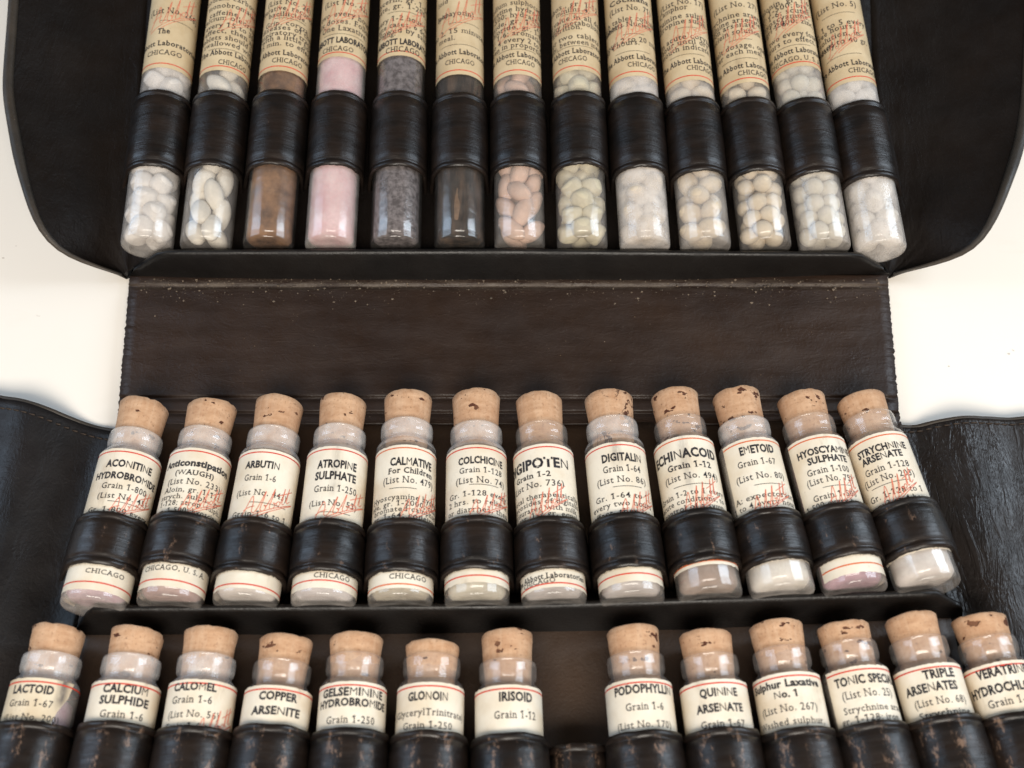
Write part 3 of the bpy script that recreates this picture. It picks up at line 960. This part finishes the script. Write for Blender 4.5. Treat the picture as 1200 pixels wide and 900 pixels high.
# ---- upper row of long tubes: (x at picture top, base x, base y, label bottom y, loop top, loop bottom)
ROWT = [
 (207, 172, 291, 80, 105, 194), (273.5, 241, 292, 83, 105, 193), (340, 314.5, 292, 83, 104, 192), (406, 387, 292, 66.5, 105, 192), (473, 463.5, 292, 65, 105, 193), (539, 538.5, 292, 87, 107, 194), (605, 609, 292, 87, 105, 193),
 (673, 682.5, 292, 82, 105, 191), (735, 756, 292, 89, 107, 194.5), (797, 827, 292.5, 94, 112, 199), (858, 897.5, 293, 97, 113, 199.5), (918.5, 967, 294, 78.5, 114, 201.5), (978.5, 1032, 296, 96, 118, 207)]
AL = "The Abbott Laboratories"
TXT = [
 dict(l=[("CHICAGO", s, 190, 61, 44, 6), ("Abbott Laboratories", t, 194, 50.5, 88, 6.6), ("The", t, 190.6, 36, 15, 7), ("(List No. 268)", s, 203, 13, 64, 7.5)], r=[(206, 26, 42)], sig=(200, 16, 50, 28)),
 dict(l=[("CHICAGO", s, 272, 75.5, 36, 6), (AL, t, 274, 64.5, 94, 6.6), ("swallowed with", s, 268, 52, 72, 6.2), ("tablets should be", s, 267, 44.5, 80, 6.2), ("effect, then as", s, 269, 37, 72, 6.2), ("every 15 to 30", s, 269, 30, 70, 6.2), ("calcium oleoresin", s, 271, 22, 84, 6.2), ("caffeine,", s, 261, 15, 40, 6.2), ("monobromated", s, 273, 7.5, 70, 6.2), ("sodium carbonate", s, 276, -.5, 84, 6.2)], r=[(266, 58, 50)], sig=(280, 22, 44, 26)),
 dict(l=[("CHICAGO", s, 336, 71.5, 38, 6), (AL, t, 331, 61.5, 96, 6.6), ("15 min. to effect", s, 334, 51, 80, 6.2), ("with a little hot", s, 336, 44.5, 74, 6.2), ("respiratory tract,", s, 334, 38.5, 84, 6.2), ("diseases of the", s, 336, 32.5, 74, 6.2), ("Grip, coryza", s, 335, 27, 58, 6.2), ("bacillicide.", s, 336, 16.5, 50, 6.2), ("Alterative, reconstr.", s, 336, 9.5, 88, 6.2), ("(List No. 26)", s, 339, 2.5, 60, 6.5)], r=[(340, 22.3, 40)], sig=(340, 14, 50, 26)),
 dict(l=[("CHICAGO", s, 394, 56.5, 40, 6), ("THE ABBOTT LABORATORIES", b, 396, 46.5, 108, 7), ("One Laxative.", s, 404, 33, 64, 6.8), ("six doses. Follow", s, 405, 25, 84, 6.8), ("two every hour", s, 405, 16.5, 74, 6.8), ("(List No. 42)", s, 406, 3, 60, 6.8)], r=[(402, 39.8, 52)], sig=(405, 12, 52, 28)),
 dict(l=[("CHICAGO", s, 472, 57.5, 44, 7), ("THE ABBOTT LABORATORIES", b, 471, 48.5, 108, 7), ("ning.", s, 455, 41, 20, 6.2), ("followed by salts", s, 470, 35.5, 84, 6.5), ("some cases, 6 dos.", s, 470, 28.5, 84, 6.5), ("every 1-2 hour for", s, 472, 21, 86, 6.5), ("nate, gr. 1-200.", s, 470, 6.5, 76, 6.5), ("glycerin, gr. 1-64", s, 472, -1, 84, 6.5)], r=[(472, 13.5, 40)], sig=(472, 26, 48, 22)),
 dict(l=[("CHICAGO", s, 539, 71.5, 37, 6), (AL, t, 539, 60.5, 96, 6.8), ("meal.", s, 523, 46.5, 24, 6.2), ("to 2, 15 minutes", s, 539, 35.5, 80, 6.5), ("loid", s, 518, 21, 17, 6.2), ("(papayotin)", s, 532, 15.5, 50, 6.5), ("loid", s, 519, 4, 17, 6.2)], r=[(539, 52, 52), (545, 27, 40)], sig=(540, 16, 54, 30)),
 dict(l=[("CHICAGO", s, 611, 72.5, 37, 6), (AL, t, 607, 63.5, 96, 6.8), ("dren in proportion", s, 606, 52.5, 86, 6.4), ("to 4 every 2 to 4", s, 607, 46, 80, 6.4), ("gr. 1-6; aromatics,", s, 606, 38.5, 86, 6.4), ("chloride, gr. 1-8;", s, 606, 31.5, 84, 6.4), ("tside, gr. 1-32;", s, 604, 24.5, 76, 6.4), ("1-500; hydrastine", s, 606, 17, 84, 6.4), ("emetine hydrochl.", s, 606, 10, 84, 6.4), ("sodium sulphocarb.", s, 606, 2.5, 86, 6.4)], r=[(606, 57.6, 50)], sig=(610, 26, 52, 26)),
 dict(l=[("CHICAGO", s, 671, 68.5, 37, 6), (AL, t, 672, 59.5, 94, 6.6), ("daily, between meals", s, 674, 49, 90, 6.4), ("or two tablets", s, 674, 42, 72, 6.4), ("nutrition.", s, 662, 34, 44, 6.4), ("faulty metabolism,", s, 673, 27, 84, 6.4), ("of value in all de-", s, 673, 20.5, 84, 6.4), ("minims 4.", s, 671, 11, 44, 6.4), ("phos., gr. 1-12,", s, 673, 4.5, 76, 6.4)], r=[(673, 54, 48), (673, 15.7, 30)], sig=(675, 14, 50, 28)),
 dict(l=[("CHICAGO", s, 755, 76, 38, 6), (AL, t, 748, 66, 94, 6.8), ("to 4 hours.", s, 727, 53, 50, 6.5), ("Dose: 2 to 20 min.", s, 741, 46, 84, 6.5), ("Abbott).", s, 718, 35, 36, 6.5), ("minims Nuclein", s, 735, 28.5, 70, 6.5), ("Each tablet contains", s, 738, 21.5, 90, 6.5), ("(List No. 71)", s, 741, 8.5, 58, 7), ("Cocillana", t, 739, -1, 52, 6.5)], r=[(743, 59.6, 44), (744, 39.5, 26)], sig=(742, 32, 48, 28)),
 dict(l=[("CHICAGO", s, 824, 80.5, 38, 6), (AL, t, 815, 71, 94, 6.8), ("mouth indicate.", s, 805, 55.5, 74, 6.6), ("hour until dry", s, 803, 49, 70, 6.6), ("In acute coryza", s, 805, 42.5, 76, 6.6), ("Atropine sulph.", s, 799, 25, 76, 6.6), ("Quinine sulph.", s, 798, 18.5, 72, 6.6), ("Camphor", s, 788, 12, 40, 6.6), ("(List No. 17)", s, 801, 1.5, 60, 7)], r=[(807, 63.5, 44), (808, 32, 24)], sig=(808, 36, 46, 28)),
 dict(l=[("CHICAGO", s, 886, 85, 40, 6), (AL, t, 877, 76, 96, 6.8), ("after each meal.", s, 864, 61.5, 76, 6.6), ("Adult dosage, one", s, 865, 54, 86, 6.6), ("Nuclein solution", s, 859, 38.5, 78, 6.6), ("Iron arsenate", s, 857, 31.5, 64, 6.6), ("Quinine arsenate", s, 860, 25, 80, 6.6), ("Strychnine arsen.", s, 860, 18, 84, 6.6), ("(List No. 27)", s, 864, 5, 60, 7)], r=[(868, 69, 46), (870, 46, 28)], sig=(868, 38, 44, 26)),
 dict(l=[("CHICAGO, U. S. A.", s, 936, 68, 74, 6), (AL, t, 936, 58.5, 94, 6.8), ("hours to effect.", s, 927, 47.5, 74, 6.6), ("or two every four", s, 926, 40.5, 82, 6.6), ("gr. 1-6.", s, 911, 33, 34, 6.4), ("gr. 1-2000; zinc,", s, 924, 26, 78, 6.4), ("hyoscyamine,", s, 922, 20, 66, 6.4), ("gr. 1-6; scutell.", s, 921, 14, 76, 6.4), ("gr. 1-500; bru-", s, 920, 8, 72, 6.4), ("Helonin, gr. 1-6;", s, 919, 2, 80, 6.4)], r=[(932, 53, 44)], sig=(930, 20, 44, 28)),
 dict(l=[("CHICAGO", s, 1015, 82.5, 40, 6), (AL, t, 1001, 73, 96, 6.8), ("daily.", s, 973, 57.5, 26, 6.6), ("creased to 40 gr.", s, 984, 50, 80, 6.6), ("in solution, in-", s, 980, 43, 72, 6.6), ("three hours,", s, 976, 36.5, 58, 6.6), ("Gr. 1 to 5 every", s, 982, 28, 78, 6.8), ("(List No. 5)", s, 981, 6, 54, 7)], r=[(991, 64.5, 44), (985, 15.5, 40)], sig=(992, 44, 42, 26)),
]
LBT = [
 "long glass tube of frosted white cylindrical tablets, leftmost in the upper row",
 "long glass tube holding white almond-shaped tablets, in the upper row",
 "long glass tube of rust-brown powder in the upper row",
 "long glass tube of pale pink powder in the upper row",
 "long glass tube coated inside with mottled slate-grey powder in the upper row",
 "long glass tube of nearly black residue with a tan sliver inside, in the upper row",
 "long glass tube of pinkish tan lozenges in the upper row",
 "long glass tube of thick cream tablets with flat sides, in the upper row",
 "long clouded glass tube with ivory tablets caked together, in the upper row",
 "long glass tube of ivory oval tablets, between the caked tube and the small-tablet tube",
 "long glass tube of many small ivory tablets in the upper row",
 "long glass tube of round greyish-white tablets, second from the end at picture right",
 "long glass tube of chalk-white round tablets, at the right-hand end of the upper row",
]
PILL = {  # per tube: semi-axes, colour, how many by volume, label, category
 0: ((3.0, 2.5, 3.0), (.74, .70, .66), "white cylindrical tablet inside the leftmost frosted tube of the upper row"),
 1: ((2.6, 2.6, 4.7), (.74, .69, .60), "white almond-shaped tablet inside the second glass tube of the upper row"),
 6: ((2.55, 2.55, 4.6), (.62, .42, .325), "pinkish tan lozenge inside the glass tube of the upper row"),
 7: ((3.0, 2.3, 3.0), (.60, .54, .39), "cream flat-sided tablet inside the glass tube right of the lozenges"),
 8: ((3.2, 2.6, 3.8), (.64, .55, .44), "ivory tablet caked in the clouded glass tube of the upper row"),
 9: ((3.0, 2.4, 3.5), (.66, .55, .40), "ivory oval tablet inside the glass tube right of the clouded tube"),
 10: ((2.5, 2.2, 2.7), (.68, .58, .44), "small ivory tablet inside the tube packed with many small tablets"),
 11: ((2.55, 2.35, 2.6), (.64, .60, .50), "round greyish-white tablet inside the second last tube of the upper row"),
 12: ((3.2, 2.6, 3.2), (.70, .66, .60), "chalk-white round tablet inside the rightmost tube of the upper row"),
}
PGRP = {0: 'white cylindrical tablets', 1: 'white almond-shaped tablets', 6: 'tan lozenges', 7: 'cream flat-sided tablets', 8: 'caked ivory tablets', 9: 'ivory oval tablets',
        10: 'small ivory tablets', 11: 'round greyish-white tablets', 12: 'chalk-white round tablets'}

def pill_mesh(ax, kind, mat, seed):
    """a pressed tablet: superellipsoid, flatter on its faces"""
    mb = MB(); rows = []
    e = {'round': 1.0, 'drum': .55, 'almond': 1.15}[kind]
    for i in range(13):
        v = -math.pi/2 + math.pi*i/12
        row = []
        for j in range(20):
            u = 2*math.pi*j/20
            cv, sv = max(0, math.cos(v)), math.sin(v)
            cv = cv ** e if cv > 0 else 0; sv = math.copysign(abs(sv) ** e, sv)
            p = Vector((ax[0]*cv*math.cos(u), ax[1]*sv, ax[2]*cv*math.sin(u)))
            p *= 1 + .03*noise.noise(p*.8 + Vector((seed, 0, 0)))
            row.append(p)
        rows.append(row)
    mb.grid(rows, True)
    return mb.mesh('tablet', mat)

def pack(R, r, y0, y1, n, rnd):
    """centres of n balls of radius r settled inside a tube"""
    pts = [Vector((rnd.uniform(-1, 1)*(R - r)*.7, rnd.uniform(y0 + r, y1 - r*.5), rnd.uniform(-1, 1)*(R - r)*.7)) for _ in range(n)]
    for it in range(220):
        for i in range(n):
            for j in range(i):
                d = pts[i] - pts[j]; l = d.length or .01
                if l < 2*r:
                    k = d * ((2*r - l) / l * .45)
                    pts[i] = pts[i] + k; pts[j] = pts[j] - k
        for i in range(n):
            p = pts[i]
            p.y -= .02
            q = math.hypot(p.x, p.z)
            if q > R - r: p.x *= (R - r)/q; p.z *= (R - r)/q
            p.y = max(p.y, y0 + r)
            if y1 and p.y > y1: p.y = y1 - .3*rnd.random()
    return pts

for i, (xt, xb, by, ly, lo0, lo1) in enumerate(ROWT):
    base = lid(xb, by, RT_ + .9)
    top = lid(xt + (xt - xb)*.66, -192, RT_ + .9)
    V = Vial(base, top, RT_)
    d = TXT[i]
    s0 = V.s_at(ly)
    l0, l1 = V.s_at(lo1, 0, RT_ + 1), V.s_at(lo0, 0, RT_ + 1)
    pw = {2: 'rust', 3: 'pink', 4: 'slate', 5: 'dark'}.get(i)
    gm = {0: 'glass_dusty', 1: 'glass', 2: 'glass_bright', 3: 'glass_dusty', 4: 'glass_bright', 5: 'glass_bright', 9: 'glass_dusty', 8: 'glass_frost', 12: 'glass_frost', 11: 'glass_dusty'}.get(i, 'glass')
    build_vial('glass_tube', V, LBT[i], 'long glass tubes in the upper row', V.L - 7, gm, (s0, V.L - 18), d['l'], P[pw] if pw else None, d.get('sig'), d.get('r', ()),
               papr='paper_old', redbot=V.s_at(ly - 5.0), seed=i + 61, cat='glass tube', ptop=s0 + 9)
    loop(V, l0, l1, M['loop_a'], i + 81)
    if i in PILL:
        ax, col, lab = PILL[i]
        rnd = random.Random(100 + i)
        pm = stuff_mat('tablet_' + PGRP[i].replace(' ', '_').replace('-', '_'), [c*.84 for c in col], [min(.86, c*1.04) for c in col], 400)
        kind = {0: 'drum', 7: 'drum', 1: 'almond', 6: 'almond'}.get(i, 'round')
        variants = [pill_mesh(ax, kind, pm, k) for k in range(2)]
        r = (ax[0]*ax[1]*ax[2]) ** (1/3) * .95
        Ri = RT_ - .6
        for (ya, yb) in ((2.0, l0 + 3.5), (l1 - 3.0, s0 + 3.0)):
            n = max(3, int(.60 * Ri*Ri*(yb - ya) * .75 / r**3))
            for c in pack(Ri, r, ya, yb, n, rnd):
                o = link('tablet', variants[rnd.randrange(2)])
                if kind == 'almond': e = Matrix.Rotation(rnd.uniform(-.6, .6) + math.pi/2, 4, 'X') @ Matrix.Rotation(rnd.uniform(-.8, .8), 4, 'Y') @ Matrix.Rotation(rnd.uniform(0, 3), 4, 'Z')
                else: e = Matrix.Rotation(rnd.uniform(0, 6.3), 4, 'Y') @ Matrix.Rotation(rnd.uniform(.2, 1.4), 4, 'X') @ Matrix.Rotation(rnd.uniform(0, 6), 4, 'Y')
                o.matrix_world = V.mw @ Matrix.Translation(c * MM) @ e
                tag(o, lab, 'tablet', PGRP[i])
    if i == 5:
        f = MB(); f.lathe([(.01, 3.2), (.8, 3.6), (1.3, 6), (1.4, 10), (1.2, 15), (.7, 17), (.01, 17.3)], 14, lambda r, a, t: (r*(1 + .25*noise.noise((math.sin(t), a*.5, 2))), a))
        o = f.obj('tan_sliver', stuff_mat('sliver', (.10, .06, .036), (.20, .12, .07), 400))
        o.matrix_world = V.mw @ Matrix.Translation(Vector((-.6, 0, RT_ - 1.95)) * MM)
        tag(o, 'tan elongated sliver inside the dark tube of the upper row', 'sliver')

# ---- crumbs of old tablets lying along the crease of the spine
rnd = random.Random(5)
mb = MB(); mb.smooth = False
for k in range(1300):
    if k < 1000:
        px = rnd.uniform(165, 1035); py = rnd.gauss(332, 4.0) if rnd.random() < .6 else rnd.gauss(338, 9)
        if rnd.random() < .10: px = rnd.gauss(220, 60)
    else:
        px = rnd.uniform(150, 1042); py = 335 + abs(rnd.gauss(0, 34))
    if py > 455 or py < 327 or px < 158 or px > 1036: continue
    c = at(px, py, 3.0)
    r = .09 + .32*rnd.random()**6
    b0 = len(mb.v)
    for q in range(6):
        a = [(1,0,0), (-1,0,0), (0,1,0), (0,-1,0), (0,0,1), (0,0,-1)][q]
        mb.vert((c.x + a[0]*r*rnd.uniform(.6, 1.3), c.y + a[1]*r*rnd.uniform(.6, 1.3), c.z + .25 + a[2]*r*rnd.uniform(.5, 1.)))
    for q in ((0,2,4), (2,1,4), (1,3,4), (3,0,4), (2,0,5), (1,2,5), (3,1,5), (0,3,5)): mb.f.append(tuple(b0 + w for w in q))
tag(mb.obj('crumbs', M['crumb']), 'pale crumbs of old tablets scattered along the crease of the black leather spine', 'crumbs', None, 'stuff')
bpy.data.objects.remove(_fo)
